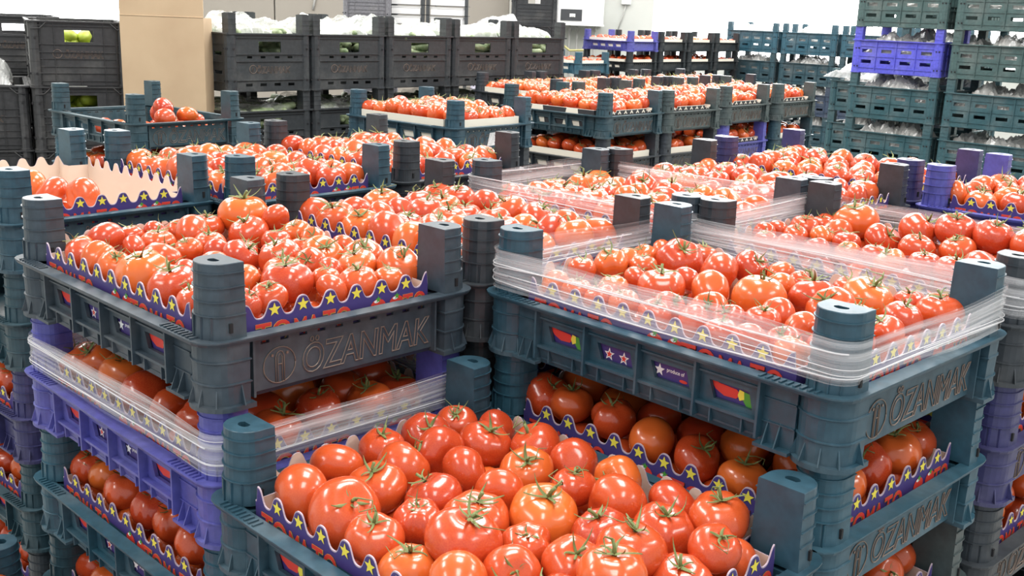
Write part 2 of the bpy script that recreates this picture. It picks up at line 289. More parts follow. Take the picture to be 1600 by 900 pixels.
COLM = {(sx, sy): column_mesh(sx, sy) for sx in (-1, 1) for sy in (-1, 1)}
BAYW = .0865
def long_mesh():
    # outer side faces -Y
    mb = MB(); y = -.1915
    for k in range(4):
        xa, xb = (k-2)*BAYW, (k-1)*BAYW; xc = (xa+xb)/2
        za, zb = .030, .069; o = [(xa, za), (xb, za), (xb, zb), (xa, zb)]
        h = [(xc-.022, .037), (xc+.030, .037), (xc+.024, .0575), (xc-.030, .0575)]
        vs = [(x, y, z) for x, z in o]+[(x, y, z) for x, z in h]+[(x, y+.005, z) for x, z in h]+[(x, y+.003, z) for x, z in o]
        fs = [(i, (i+1) % 4, 4+(i+1) % 4, 4+i) for i in range(4)]+[(4+i, 4+(i+1) % 4, 8+(i+1) % 4, 8+i) for i in range(4)]+[(8+i, 8+(i+1) % 4, 12+(i+1) % 4, 12+i) for i in range(4)]
        mb.add(vs, fs, PLA)
    for k in range(5): mb.box((k-2)*BAYW-.0016, (k-2)*BAYW+.0016, y-.012, y+.004, .012, RIM-.004, PLA)
    mb.box(-.174, .174, y-.009, y+.004, .0275, .0310, PLA)
    mb.box(-.174, .174, y-.006, y+.004, .0665, .069, PLA)
    mb.add([(x, yy, z) for x in (-.174, .174) for yy, z in ((y-.004, .069), (y+.006, .069), (y+.006, RIM-.003), (y-.006, RIM-.003))], [(0, 4, 7, 3), (1, 2, 6, 5), (0, 1, 5, 4)], PLA)
    mb.add([(x, yy, z) for x in (-.174, .174) for yy, z in ((y-.005, .0275), (y+.004, .0275), (y+.006, .004), (y+.002, .004))], [(0, 4, 7, 3), (1, 2, 6, 5), (2, 3, 7, 6)], PLA)
    for k in range(8):
        x = (k-3.5)*BAYW/2; mb.box(x-.001, x+.001, y-.007, y+.002, .010, .0275, PLA)
    mb.box(-.174, .174, y-.001, y+.006, .010, .0125, PLA)
    return recalc(mb.mesh('side_panel'))
LONGM = long_mesh()
def end_mesh():
    # outer side faces +X
    mb = MB(); hs = []
    for k in range(10):
        c = -.121+k*.0269; hs.append((c-.0058, c+.0058, .0675, .0712))
    mb.panel(-.140, .140, .010, RIM-.003, .256, .2605, hs, PLA, 'X')
    for s in (-1, 1): mb.box(.256, .268, s*.1405-.0015, s*.1405+.0015, .006, RIM-.004, PLA)
    mb.box(.256, .263, -.140, .140, .0748, .077, PLA)
    mb.add([(x, y, z) for y in (-.14, .14) for x, z in ((.2605, .013), (.256, .013), (.248, .002), (.252, .002))], [(0, 3, 7, 4), (1, 5, 6, 2), (2, 6, 7, 3)], PLA)
    return recalc(mb.mesh('end_panel'))
ENDM = end_mesh()
FONT = None
def text_mesh(s, size, w, h, outline=0, ext=0.0, name='lettering', res=4, shear=0):
    cu = bpy.data.curves.new('t', 'FONT'); cu.body = s; cu.size = 1; cu.resolution_u = res; cu.shear = shear; cu.offset = 0.012
    if outline: cu.fill_mode = 'NONE'; cu.bevel_depth = 0.017; cu.bevel_resolution = 0
    o = bpy.data.objects.new('t', cu); C.objects.link(o); bpy.context.view_layer.update()
    me = bpy.data.meshes.new_from_object(o.evaluated_get(bpy.context.evaluated_depsgraph_get()))
    C.objects.unlink(o); bpy.data.objects.remove(o)
    co = np.empty(len(me.vertices)*3); me.vertices.foreach_get('co', co); co = co.reshape(-1, 3)
    lo, hi = co.min(0), co.max(0)
    fs = [tuple(p.vertices) for p in me.polygons]; bpy.data.meshes.remove(me)
    p = (co-lo)/(hi-lo+1e-9)-.5; p[:, 0] *= w; p[:, 1] *= h; p[:, 2] = (co[:, 2]-co[:, 2].mean())*outline if outline else 0
    return p, fs
def star_pts(r, r2=None, n=5, rot=PI/2):
    r2 = r2 or r*.42
    return [((r if k % 2 == 0 else r2)*math.cos(rot+PI*k/n), (r if k % 2 == 0 else r2)*math.sin(rot+PI*k/n)) for k in range(2*n)]
def letter_mesh():
    mb = MB(); m = M['letter']; x = .2612
    p, fs = text_mesh('ÖZANMAK', 1, .205, .047, outline=.05, shear=.12)
    mb.add([(x+q[2], .033+q[0], .0405+q[1]) for q in p], fs, m)
    def loop(pts, r=.00075):
        mb.tube([(x, a, b) for a, b in pts], r, m, 5)
    loop([(-.102+.0225*math.cos(t), .037+.0225*math.sin(t)) for t in np.linspace(0, 2*PI, 25)])
    loop([(-.1075, .0155), (-.1075, .048), (-.105, .053), (-.1015, .0545), (-.098, .053), (-.0955, .048), (-.0955, .0155)])
    loop([(-.1045, .0145), (-.1045, .047), (-.1015, .0505), (-.0985, .047), (-.0985, .0145)], .0006)
    loop([(-.1045, .038), (-.0985, .038)])
    for s in (-1, 1): mb.box(x-.0005, x+.0007, -.1015+s*.0105-.0014, -.1015+s*.0105+.0014, .049, .052, m)
    return mb.mesh('lettering')
LETM = letter_mesh()
def rim_mesh():
    mb = MB(); out = [(.281, -.150), (.281, .150)]
    def loop(o, z):
        hx, hy, c = .279+o, .210+o, .030
        p = []
        for (cx, cy, a0) in ((hx-c, hy-c, 0), (-hx+c, hy-c, PI/2), (-hx+c, -hy+c, PI), (hx-c, -hy+c, 1.5*PI)):
            for k in range(5): t = a0+PI/2*k/4; p.append((cx+c*math.cos(t), cy+c*math.sin(t), z))
        return p
    n = 20
    A = [loop(-.001, .0795), loop(.001, .0835), loop(.001, .0852), loop(-.016, .0852), loop(-.019, .0852), loop(-.019, .0795)]
    mb.rings(A, PLA, False, False)
    vs = A[0]+A[-1]; mb.add(vs, [(j, n+j, n+(j+1) % n, (j+1) % n) for j in range(n)], PLA)
    # combed ends of the long flanges
    for sx in (-1, 1):
        for sy in (-1, 1):
            for k in range(9):
                x = sx*(.175+k*.0085); y0, y1 = (.196, .2085) if sy > 0 else (-.2085, -.196)
                mb.box(x-.0016, x+.0016, y0, y1, .085, .0872, PLA)
    return recalc(mb.mesh('rim'))
RIMM = rim_mesh()
def floor_mesh():
    mb = MB(); hs = []
    for i in range(9):
        for j in range(5): hs.append((-.216+i*.048+.001, -.216+i*.048+.04, -.145+j*.06, -.145+j*.06+.048))
    xs = MB(); 
    mb.box(-.25, .25, -.178, .178, .002, .005, PLA)
    for i in range(8): mb.box(-.218+i*.06, -.212+i*.06, -.178, .178, 0, .002, PLA)
    return mb.mesh('base')
BASEM = floor_mesh()
CORN = [(-1, -1), (1, -1), (1, 1), (-1, 1)]
def low_crate(loc, rz, col, label, group, letters=True):
    t = empty('plastic_crate', loc, rz); tag(t, label, 'crate', group)
    for sx, sy in CORN:
        obj('corner_column', COLM[(sx, sy)], t, (sx*PL, sy*PW, 0), col)
        obj('post', POST[sy], t, (sx*PL, sy*PW, 0), col)
    for s in (0, 1):
        o = obj('side_panel', LONGM, t, col=col); o.rotation_euler.z = PI*s
        o = obj('end_panel', ENDM, t, col=col); o.rotation_euler.z = PI*s
        if letters: obj('lettering', LETM, o, col=tuple(c*1.25+.02 for c in col))
    obj('rim', RIMM, t, col=col); obj('base', BASEM, t, col=col)
    return t
def joined(parts, name):
    mb = MB()
    for me, mt in parts:
        mats = list(me.materials)
        vs = [tuple(mt @ v.co) for v in me.vertices]
        for k, m in enumerate(mats):
            fs = [tuple(p.vertices) for p in me.polygons if p.material_index == k]
            if fs: mb.add(vs, fs, m)
    return mb.mesh(name)
HIDDEN = joined([(COLM[c], Matrix.Translation((c[0]*PL, c[1]*PW, 0))) for c in CORN]+[(POST[c[1]], Matrix.Translation((c[0]*PL, c[1]*PW, 0))) for c in CORN]
    + [(LONGM, Matrix.Rotation(PI*s, 4, 'Z')) for s in (0, 1)]+[(ENDM, Matrix.Rotation(PI*s, 4, 'Z')) for s in (0, 1)]+[(RIMM, Matrix()), (BASEM, Matrix())], 'plastic_crate')

# ---------------------------------------------------------------- cardboard trays
LAM = .0405
def tray_path():
    c = [(-.206, -.1850), (.206, -.1850), (.209, -.143), (.251, -.140), (.251, .140), (.209, .143), (.206, .1850), (-.206, .1850), (-.209, .143), (-.251, .140), (-.251, -.140), (-.209, -.143)]
    out = []
    for i, a in enumerate(c):
        b = c[(i+1) % len(c)]; L = math.hypot(b[0]-a[0], b[1]-a[1]); kind = 'long' if L > .4 else 'end' if L > .2 else 'corner'
        n = max(1, int(round(L/(LAM/18)))) if kind != 'corner' else 2
        for k in range(n):
            t = k/n; out.append((a[0]+(b[0]-a[0])*t, a[1]+(b[1]-a[1])*t, kind, t*L-L/2, ((b[1]-a[1])/L, -(b[0]-a[0])/L)))
    return out
PATH = tray_path()
def scal(kind, s):
    if kind == 'corner': return .098
    lim = .2025 if kind == 'long' else .1415
    if abs(s) > lim-.0005: return .098
    c = .5+.5*math.cos(2*PI*s/LAM+(0 if kind == 'long' else PI))
    c = .5+.5*math.tanh(1.5*(2*c-1))/math.tanh(1.5)
    return .0958+.0195*c
def tray_mesh(style='star'):
    mb = MB(); n = len(PATH); T = .0016
    if style == 'star': mo, mi_, me_ = M['board_out'], M['board_in'], M['board_edge']
    elif style == 'cream': mo = mi_ = me_ = M['board_cream']
    else: mo, mi_, me_ = M['board_black'], M['board_cream'], M['board_cream']
    def z(p): return scal(p[2], p[3]) if style == 'star' else .108 if style == 'cream' else .104-(.008 if abs(p[3]) > .1 and p[2] == 'end' else 0)
    ro = [[], [], []]; ri = [[], []]
    for p in PATH:
        x, y, k, s, nn = p; zt = z(p)
        ro[0].append((x, y, .006)); ro[1].append((x, y, zt-.0016)); ro[2].append((x, y, zt))
        ri[0].append((x-nn[0]*T, y-nn[1]*T, zt)); ri[1].append((x-nn[0]*T, y-nn[1]*T, .006))
    mb.rings(ro[:2], mo, False, False); mb.rings(ro[1:], me_, False, False); mb.rings([ro[2], ri[0]], me_, False, False); mb.rings(ri, mi_, False, False)
    mb.add([(q[0], q[1], .0065) for q in ri[1]], [tuple(range(n))], mi_)
    return mb.mesh('cardboard_tray')
TRAY = {s: tray_mesh(s) for s in ('star', 'cream', 'black')}
def print_mesh():
    mb = MB(); e = .0006
    Lm = lambda a, b, d=0: (a, -.1850-e-d, b)            # on the long wall (outer side -Y)
    Em = lambda a, b, d=0: (.251+e+d, a, b)             # on the end wall (outer side +X)
    def poly(P, pts, m, d=0): mb.add([P(a, b, d) for a, b in pts], [tuple(range(len(pts)))], M[m])
    def star(P, cx, cz, r, m, d=0):
        q = star_pts(r); c = [(cx, cz)]+[(cx+a, cz+b) for a, b in q]
        mb.add([P(a, b, d) for a, b in c], [(0, 1+k, 1+(k+1) % 10) for k in range(10)], M[m])
    for k in range(-4, 5):
        if abs(k*LAM) < .2: star(Lm, k*LAM, .1035, .0088, 'yellow')
    for k in range(-3, 3): star(Em, (k+.5)*LAM, .1035, .0088, 'yellow')
    def word(P, s, cx, cz, w, h):
        p, fs = text_mesh(s, 1, w, h)
        po, fo = text_mesh(s, 1, w, h, outline=.05)
        mb.add([P(cx+q[0], cz+q[1], .0001) for q in po], fo, M['gold'])
        mb.add([P(cx+q[0], cz+q[1], .0006) for q in p], fs, M['red'])
    for P, cx0 in ((Lm, -.120), (Lm, .125), (Em, -.055)):
        word(P, 'TO', cx0-.048, .0745, .050, .030); word(P, 'MA', cx0, .0755, .038, .024); word(P, 'TO', cx0+.045, .0745, .044, .030)
    def oval(P, cx, cz, rx, rz, m, d=0): poly(P, [(cx+rx*math.cos(t), cz+rz*math.sin(t)) for t in np.linspace(0, 2*PI, 15)[:-1]], m, d)
    for P, cx in ((Lm, .012), (Em, .055)):
        for dx in (-.0, .031): oval(P, cx+dx, .080, .0125, .0100, 'red'); oval(P, cx+dx-.003, .087, .004, .002, 'white', .0002); star(P, cx+dx, .0895, .005, 'green', .0003)
    word(Em, 'TO', .116, .0745, .040, .030)
    # strip printed lower down, seen through the windows of the crate
    for cx in (-1.5*BAYW, 1.5*BAYW):
        poly(Lm, [(cx-.034, .060), (cx-.020, .0545), (cx+.004, .053), (cx+.010, .048), (cx+.004, .042), (cx-.012, .041), (cx-.024, .046), (cx-.031, .053)], 'red')
        poly(Lm, [(cx+.008, .054), (cx+.014, .053), (cx+.015, .044), (cx+.009, .041), (cx+.006, .047)], 'yellow', .0002)
        poly(Lm, [(cx+.014, .053), (cx+.022, .052), (cx+.032, .042), (cx+.031, .036), (cx+.018, .037), (cx+.013, .043)], 'green', .0001)
    for cx in (-.5*BAYW,):
        for dx in (-.014, .010): star(Lm, cx+dx, .0445, .0088, 'white'); star(Lm, cx+dx, .0445, .0052, 'red', .0002)
        for dx in (-.012, .012): oval(Lm, cx+dx, .0575, .008, .0016, 'yellow')
    cx = .5*BAYW; star(Lm, cx-.020, .0465, .0082, 'white')
    p, fs = text_mesh('produce of', 1, .026, .0065); mb.add([Lm(cx+.004+q[0], .0485+q[1], 0) for q in p], fs, M['white'])
    oval(Lm, cx+.016, .0405, .006, .002, 'red')
    # ears of white pattern just under the rim
    for k in range(-5, 6): oval(Lm, k*.036, .0725, .010, .0035, 'white')
    return mb.mesh('print')
PRINTM = print_mesh()
def print2_mesh():
    mb = MB(); e = .0006
    for k in range(-3, 4):
        for a, m in ((.012, 'board_cream'), (.005, 'board_black')):
            mb.add([(.251+e+(.0004 if a < .01 else 0), k*.04-a, .088), (.251+e+(.0004 if a < .01 else 0), k*.04+a, .088), (.251+e+(.0004 if a < .01 else 0), k*.04, .088+a*1.2)], [(0, 1, 2)], M[m])
    for x in (-.13, .05): mb.add([(x, -.1850-e, .03), (x+.09, -.1850-e, .03), (x+.075, -.1850-e, .104), (x+.02, -.1850-e, .104)], [(0, 1, 2, 3)], M['board_cream'])
    return mb.mesh('print')
PRINT2 = print2_mesh()
def tray(loc, rz, label, style='star', group='cardboard trays in the crates'):
    t = empty('cardboard_tray', loc, rz); tag(t, label, 'tray', group)
    obj('tray_body', TRAY[style], t)
    for s in (0, 1):
        if style == 'star': o = obj('print', PRINTM, t); o.rotation_euler.z = PI*s
        if style == 'black': o = obj('print', PRINT2, t); o.rotation_euler.z = PI*s
    return t

# ---------------------------------------------------------------- tomatoes
def tomato_geo(nu, nv, seed):
    r_ = random.Random(seed); lob = r_.choice((4, 5, 6, 7)); ph = r_.random()*6; amp = r_.uniform(.015, .055); sq = r_.uniform(.76, .88); el = r_.uniform(.0, .12); ea = r_.random()*PI
    two = r_.random() < .3; vs = []; fs = []
    for i in range(nv+1):
        th = PI*i/nv
        for j in range(nu):
            p = 2*PI*j/nu
            rad = math.sin(th)**.93 if 0 < i < nv else 0
            sh = max(0, math.cos(th)); rr = rad*(1+amp*math.cos(lob*p+ph)*(.35+.9*sh)+el*math.cos(2*(p-ea))*.6)
            if two: rr *= 1-.20*math.exp(-((math.remainder(p-ea, 2*PI))/.35)**2)
            z = math.cos(th)*sq-.17*math.exp(-(th/.33)**2)+.06*math.exp(-((PI-th)/.3)**2)
            z += amp*.6*math.cos(lob*p+ph)*sh*rad
            vs.append((rr*math.cos(p)*.985, rr*math.sin(p)*.985, z))
    for i in range(nv):
        for j in range(nu):
            k = (j+1) % nu; a, b, c, d = i*nu+j, i*nu+k, (i+1)*nu+k, (i+1)*nu+j
            fs.append((a, d, c, b))
    return vs, fs
def weld(me):
    bm = bmesh.new(); bm.from_mesh(me); bmesh.ops.remove_doubles(bm, verts=bm.verts, dist=1e-5)
    bmesh.ops.recalc_face_normals(bm, faces=bm.faces); bm.to_mesh(me); bm.free()
    me.polygons.foreach_set('use_smooth', [True]*len(me.polygons)); return me
TOMM = []
for k in range(8):
    v, f = tomato_geo(28, 18, k); mb = MB(); mb.add(v, f, M['tomato'], True); TOMM.append(weld(mb.mesh('tomato')))
def calyx_mb(seed, simple=False):
    r_ = random.Random(seed+50); mb = MB(); n = r_.choice((5, 5, 6)); base = .62
    for k in range(n):
        a = 2*PI*k/n+r_.uniform(-.25, .25); L = r_.uniform(.30, .72); curl = r_.uniform(-.05, .55); bend = r_.uniform(-.8, .8); w = r_.uniform(.045, .085)
        S = 3 if simple else 6; rows = []
        for s in range(S+1):
            t = s/S; ax = a+bend*t*t; d = .05+L*t
            z = base+.05+.07*math.sin(t*PI*.8)-.05*t+curl*t**2.2; ww = w*(1-t)**.7*(.7+1.2*t*(1-t))+.006
            c = (d*math.cos(ax), d*math.sin(ax)); nx, ny = -math.sin(ax)*ww, math.cos(ax)*ww
            rows.append([(c[0]+nx, c[1]+ny, z-.01), (c[0], c[1], z+.028), (c[0]-nx, c[1]-ny, z-.01)])
        vs = [p for q in rows for p in q]; fs = []
        for s in range(S):
            for j in (0, 1): o = s*3+j; fs.append((o, o+1, o+4, o+3))
        mb.add(vs, fs, M['calyx'], True)
    h = r_.uniform(.10, .42); dx, dy = r_.uniform(-.2, .2), r_.uniform(-.2, .2)
    if not simple:
        mb.tube([(0, 0, base-.02), (dx*.3, dy*.3, base+h*.5), (dx, dy, base+h)], [.075, .05, .058], M['calyx'], 6)
        if r_.random() < .6:
            mb.tube([(dx, dy, base+h)]+[(dx+.16*t+.12*math.sin(t*1.9+seed), dy+.12*math.cos(t*1.7+seed)*t, base+h+.10*math.sin(t*1.6)) for t in (1, 2, 3, 4)], [.035, .024, .02, .018, .012], M['calyx'], 5)
    return mb
CALM = [calyx_mb(k).mesh('calyx') for k in range(8)]
LOWT = []
for k in range(5):
    v, f = tomato_geo(14, 9, k); mb = MB(); mb.add(v, f, M['tomato'], True); LOWT.append(weld(mb.mesh('lt')))
def arrs(me):
    co = np.empty(len(me.vertices)*3); me.vertices.foreach_get('co', co)
    return co.reshape(-1, 3), [tuple(p.vertices) for p in me.polygons]
LOWA = [arrs(m) for m in LOWT]
LCAL = [(np.array(c.v), c.f) for c in (calyx_mb(k, True) for k in range(5))]
ALLT = []         # every tomato: dict(world pos, r, rot, crate key, local, vis)
def grid_tomatoes(n_x=7, n_y=5, z=.104, jit=.006, hump=0.0, seed=0, rmin=.030, rmax=.037, ext=(-.243, .243, -.175, .175)):
    r_ = random.Random(seed); out = []
    dx = (ext[1]-ext[0])/n_x; dy = (ext[3]-ext[2])/n_y
    for i in range(n_x):
        for j in range(n_y):
            x = ext[0]+dx*(i+.5)+(dx*.22 if j % 2 else -dx*.22)+r_.uniform(-jit, jit); y = ext[2]+dy*(j+.5)+r_.uniform(-jit, jit); R = r_.uniform(rmin, rmax)
            x = min(max(x, ext[0]+R), ext[1]-R); y = min(max(y, ext[2]+R*.95), ext[3]-R*.95)
            zz = z+r_.uniform(-.006, .008)+hump*(1-(x/.25)**2)
            out.append((x, y, zz, R))
    return out
def put_tomatoes(key, loc, rz, lst, vis=None, top=True, stem=.75, seed=0):
    r_ = random.Random(seed+991); c, s = math.cos(rz), math.sin(rz)
    for i, (x, y, z, R) in enumerate(lst):
        p = Vector((loc[0]+x*c-y*s, loc[1]+x*s+y*c, loc[2]+z))
        if r_.random() < stem: tilt, az = abs(r_.gauss(.18, .42)), -PI/2+r_.gauss(0, 1.1)
        else: tilt, az = r_.uniform(1.4, 2.7), r_.random()*6.28
        m = Matrix.Rotation(az, 4, 'Z') @ Matrix.Rotation(tilt, 4, 'Y') @ Matrix.Rotation(r_.random()*6.28, 4, 'Z')
        ok = top and (vis is None or vis(x, y))
        ALLT.append(dict(p=p, r=R/1.0, m=m, key=key, x=x, y=y, vis=ok, up=tilt < .8, k=r_.randrange(8), cal=(tilt < 1.3)))
def screen(p):
    d = p-Vector((0, 0, CAM_Z)); zc = d.dot(cf)
    return (800+1637.56*d.dot(R_)/zc, 450-1637.56*d.dot(U_)/zc, zc) if zc > .05 else (-9999, 0, -1)

# ---------------------------------------------------------------- stretch film band round the posts
def film_band(loc, rz, label, z0=.094, z1=.143, seed=0):
    r_ = random.Random(seed); mb = MB(); n_c = 6; pts = []
    hx, hy, c = PL+.031, PW+.0285, .027
    for ci, (cx, cy, a0) in enumerate(((hx-c, hy-c, 0), (-hx+c, hy-c, PI/2), (-hx+c, -hy+c, PI), (hx-c, -hy+c, 1.5*PI))):
        for k in range(n_c+1):
            t = a0+PI/2*k/n_c; pts.append((cx+c*math.cos(t), cy+c*math.sin(t)))
        nx, ny = [(-hx+c, hy), (-hx, -hy+c), (hx-c, -hy), (hx, hy-c)][ci]; ax, ay = pts[-1]
        m = 26
        for k in range(1, m): pts.append((ax+(nx-ax)*k/m, ay+(ny-ay)*k/m))
    n = len(pts); rows = 11; verts = []; uvs = []; per = [0]
    for i in range(n): per.append(per[-1]+math.hypot(pts[(i+1) % n][0]-pts[i][0], pts[(i+1) % n][1]-pts[i][1]))
    ph = [r_.random()*6.28 for _ in range(12)]
    for layer in (0, 1):
        a0, a1 = (z0, z1) if layer == 0 else (z0+.006, z1+.004); grid = []
        for i in range(n+1):
            s = per[i]/per[-1]*2*PI; x, y = pts[i % n]; row = []
            onside = 1.0
            for j in range(rows):
                v = j/(rows-1); ww = .0022*math.sin(3*s+ph[0]+layer)+.0016*math.sin(7*s+ph[1])
                z = a0+(a1-a0)*v+ww*(v if layer else 1)+.0018*math.sin(2*s+ph[2]+v*3)
                d = .0006*layer+.0011*math.sin(v*17+2.3*math.sin(2*s+ph[3])+ph[4]+layer*2)+.0007*math.sin(v*31+3*math.sin(3*s+ph[5]))
                L = math.hypot(x, y); row.append((x*(1+d/L*1.0), y*(1+d/L), z)); uvs.append((per[i], v))
            grid.append(row)
        o = len(mb.v); mb.add([p for rw in grid for p in rw], [(i*rows+j, (i+1)*rows+j, (i+1)*rows+j+1, i*rows+j+1) for i in range(n) for j in range(rows-1)], M['film'], True)
    for q in range(7):        # tight folds where the film has rolled into strands
        v0 = r_.random(); A = r_.uniform(.002, .006); f = r_.choice((1, 2, 3)); p0 = r_.random()*6.28; ln = []
        st = r_.randrange(n); cnt = n+1 if q < 2 else r_.randrange(n//4, n//2)
        for k in range(cnt):
            i = (st+k) % n; s = per[i]/per[-1]*2*PI; x, y = pts[i]; z = z0+(z1-z0)*(.15+.8*v0)+A*math.sin(f*s+p0); L = math.hypot(x, y); ln.append((x*(1+.0022/L), y*(1+.0022/L), z))
        mb.tube(ln, [.0006+.0005*(q % 2)]*len(ln), M['film_rope'], 5)
        uvs += [(per[(st+k) % n], .5) for k in range(cnt) for _ in range(5)]
    me = mb.mesh('stretch_film'); uvl = me.uv_layers.new(name='UVMap'); idx = np.empty(len(me.loops), dtype=np.int32); me.loops.foreach_get('vertex_index', idx)
    U = np.array(uvs, dtype=np.float32); uvl.data.foreach_set('uv', U[idx].ravel())
    o = obj('stretch_film', me, None, loc); o.rotation_euler.z = rz; tag(o, label, 'film', 'stretch film bands'); return o

# ---------------------------------------------------------------- crinkled bags
def bag(loc, rz, hx, hy, h, m, label, seed=0, base=None, group='crinkled bags over the produce', name='plastic_bag', rough=.10):
    r_ = random.Random(seed); mb = MB(); nx, ny = 44, 34; ph = [(r_.uniform(6, 40), r_.uniform(6, 40), r_.random()*6.28, r_.random()*6.28) for _ in range(10)]
    from mathutils import noise as mn
    vs = []
    for i in range(nx+1):
        for j in range(ny+1):
            u, v = 2*i/nx-1, 2*j/ny-1; e = (1-u**6)*(1-v**6)
            x, y = u*hx, v*hy
            nz = mn.noise((x*7+seed*3.1, y*7, seed))*.6+mn.noise((x*20, y*20+seed, 3))*.22+abs(mn.noise((x*45, y*60, seed)))*rough
            vs.append((x+.01*mn.noise((y*30, x*30, 1)), y+.01*mn.noise((x*30, y*30, 9)), max(-.01, h*e**.6*(.55+.9*nz))))
    f = lambda i, j: i*(ny+1)+j
    mb.add(vs, [(f(i, j), f(i+1, j), f(i+1, j+1), f(i, j+1)) for i in range(nx) for j in range(ny)], m, False)
    o = obj(name, mb.mesh(name), None, loc); o.rotation_euler.z = rz; tag(o, label, 'bag', group); return o
def lumps(loc, rz, hx, hy, n, r, ln, m, label, seed=0, name='vegetables'):
    # long vegetables heaped in a crate, joined: nobody could count them through the bag
    r_ = random.Random(seed); mb = MB()
    for k in range(n):
        x, y, z = r_.uniform(-hx, hx), r_.uniform(-hy, hy), r_.uniform(-.05, .045); a = r_.random()*PI; d = Vector((math.cos(a), math.sin(a), r_.uniform(-.2, .2)))*ln/2
        c = Vector((x*.85, y*.85, z)); mb.tube([c-d, c-d*.8, c, c+d*.8, c+d], [r*.2, r*.8, r, r*.8, r*.2], m, 7)
    o = obj(name, mb.mesh(name), None, loc); o.rotation_euler.z = rz; o['kind'] = 'stuff'; tag(o, label, 'vegetables'); return o

# ---------------------------------------------------------------- the stacks of low crates
RZ = ANG-PI/2
SLATE, STEEL, TEAL, DTEAL = (0.044, 0.066, 0.086), (0.028, 0.078, 0.112), (0.030, 0.095, 0.135), (0.030, 0.070, 0.090)
GGRN, DARK, PURP, DPUR, BLK = (0.058, 0.082, 0.084), (0.038, 0.047, 0.057), (0.095, 0.098, 0.38), (0.045, 0.045, 0.14), (0.020, 0.026, 0.030)
ORD = ['top', 'second', 'third', 'fourth', 'fifth', 'sixth', 'seventh', 'eighth']
CN = {SLATE: 'slate grey', STEEL: 'blue grey', TEAL: 'teal', DTEAL: 'dark teal', GGRN: 'grey green', DARK: 'charcoal', PURP: 'violet blue', DPUR: 'dark violet', BLK: 'black'}
SHORT = {}
def stack(key, x, y, a, where, cols, fills, down=0, total=8, film=None, short=None):
    """cols: colours of the crates the photo shows, from the top; fills: what each holds; down: levels below the common height"""
    rz = a-PI/2
    for lv, (col, fill) in enumerate(zip(cols, fills)):
        z = TOP-PITCH_Z*(lv+down+1); loc = (x, y, z)
        low_crate(loc, rz, col, '%s plastic crate, %s in the stack %s' % (CN[col], ORD[lv], where), 'low crates in stacks')
        SHORT[(key, lv)] = '%s, %s crate' % (short, ORD[lv])
        if fill is None: continue
        st = fill.get('tray', 'star')
        if st: tray(loc, rz, '%s cardboard tray, %s crate, stack %s' % ({'star': 'scalloped violet star printed', 'cream': 'plain cream', 'black': 'black printed'}[st], ORD[lv], short), st)
        if 'pts' in fill: lst = fill['pts']
        else: lst = grid_tomatoes(fill.get('nx', 7), fill.get('ny', 5), fill.get('z', .104), seed=hash_(key, lv), hump=fill.get('hump', 0), ext=fill.get('ext', (-.243, .243, -.175, .175)))
        vis = None if lv == 0 else (lambda X, Y: Y < -.085 or X > .16)
        put_tomatoes((key, lv), loc, rz, lst, vis, True, fill.get('stem', .75), seed=hash_(key, lv))
        if fill.get('under', True): put_tomatoes((key, lv), loc, rz, grid_tomatoes(6, 5, .055, seed=hash_(key, lv)+5), None, False, 0, seed=hash_(key, lv)+3)
    for k in range(len(cols)+down, total):
        o = obj('plastic_crate', HIDDEN, None, (x, y, TOP-PITCH_Z*(k+1)), cols[-1]); o.rotation_euler.z = rz
        tag(o, '%s plastic crate, %s from the top, under the stack %s' % (CN[cols[-1]], ORD[k], short), 'crate', 'low crates in stacks')
    if film is not None:
        for lv in film: film_band((x, y, TOP-PITCH_Z*(lv+down+1)), rz, 'clear stretch film round the posts of the %s crate, stack %s' % (ORD[lv], short), seed=hash_(key, lv))
def hash_(k, lv): return sum(ord(c)*(i+3) for i, c in enumerate(k))*7+lv*13
G_ = dict()
L_pts = [(-.055, -.005, .085, .034), (.012, .0, .083, .034), (.078, .03, .085, .035), (-.02, -.065, .06, .032), (-.10, -.05, .05, .034), (.02, .03, .035, .034), (-.06, .05, .04, .034)]
stack('A', -.392, 1.447, .801, 'in the left foreground', [SLATE, PURP, TEAL, DTEAL], [dict(pts=TOM['A']), G_, G_, G_], film=[1], short='front left')
stack('C', .002, 1.047, .795, 'lowest in the middle foreground', [STEEL, TEAL], [dict(pts=TOM['C']), G_], down=1, short='front middle')
stack('B', .299, 1.345, .768, 'in the right foreground', [STEEL, TEAL, GGRN], [dict(pts=TOM['B']), G_, G_], film=[0], short='front right')
stack('F', .621, 1.643, .760, 'second from the right edge', [DARK, DPUR, DARK], [dict(pts=TOM['F']), G_, G_], film=[0], short='right edge')
stack('A2', -.097, 1.754, .784, 'straight behind the front left stack', [DARK, BLK, DARK], [dict(nx=7, ny=5), G_, None], short='behind front left')
stack('E', .232, 2.026, .80, 'behind the front two, wrapped', [SLATE, DARK], [dict(nx=7, ny=5), None], film=[0], short='centre wrapped')
stack('G', .519, 2.294, .802, 'right of the wrapped centre stack', [DARK, DARK], [dict(nx=7, ny=5), None], short='right of centre')
stack('H', .821, 2.631, .796, 'with violet posts right of the centre', [DPUR, PURP], [dict(nx=7, ny=5), None], short='violet posts')
stack('I', 1.208, 2.218, .803, 'at the far right edge', [PURP, PURP], [dict(nx=7, ny=5), None], short='violet right edge')
stack('L', -.914, 2.027, .850, 'at the left edge', [STEEL, DTEAL, DPUR, DTEAL, DARK], [dict(pts=L_pts, under=False, stem=0), None, G_, G_, G_], short='left edge')
stack('K', -.705, 1.136, .801, 'lowest at the bottom left corner', [STEEL], [G_], down=3, short='bottom left corner')
stack('D1', -.595, 2.288, .827, 'second from the left behind the foreground', [STEEL, DARK], [dict(nx=7, ny=5), None], short='left middle row')
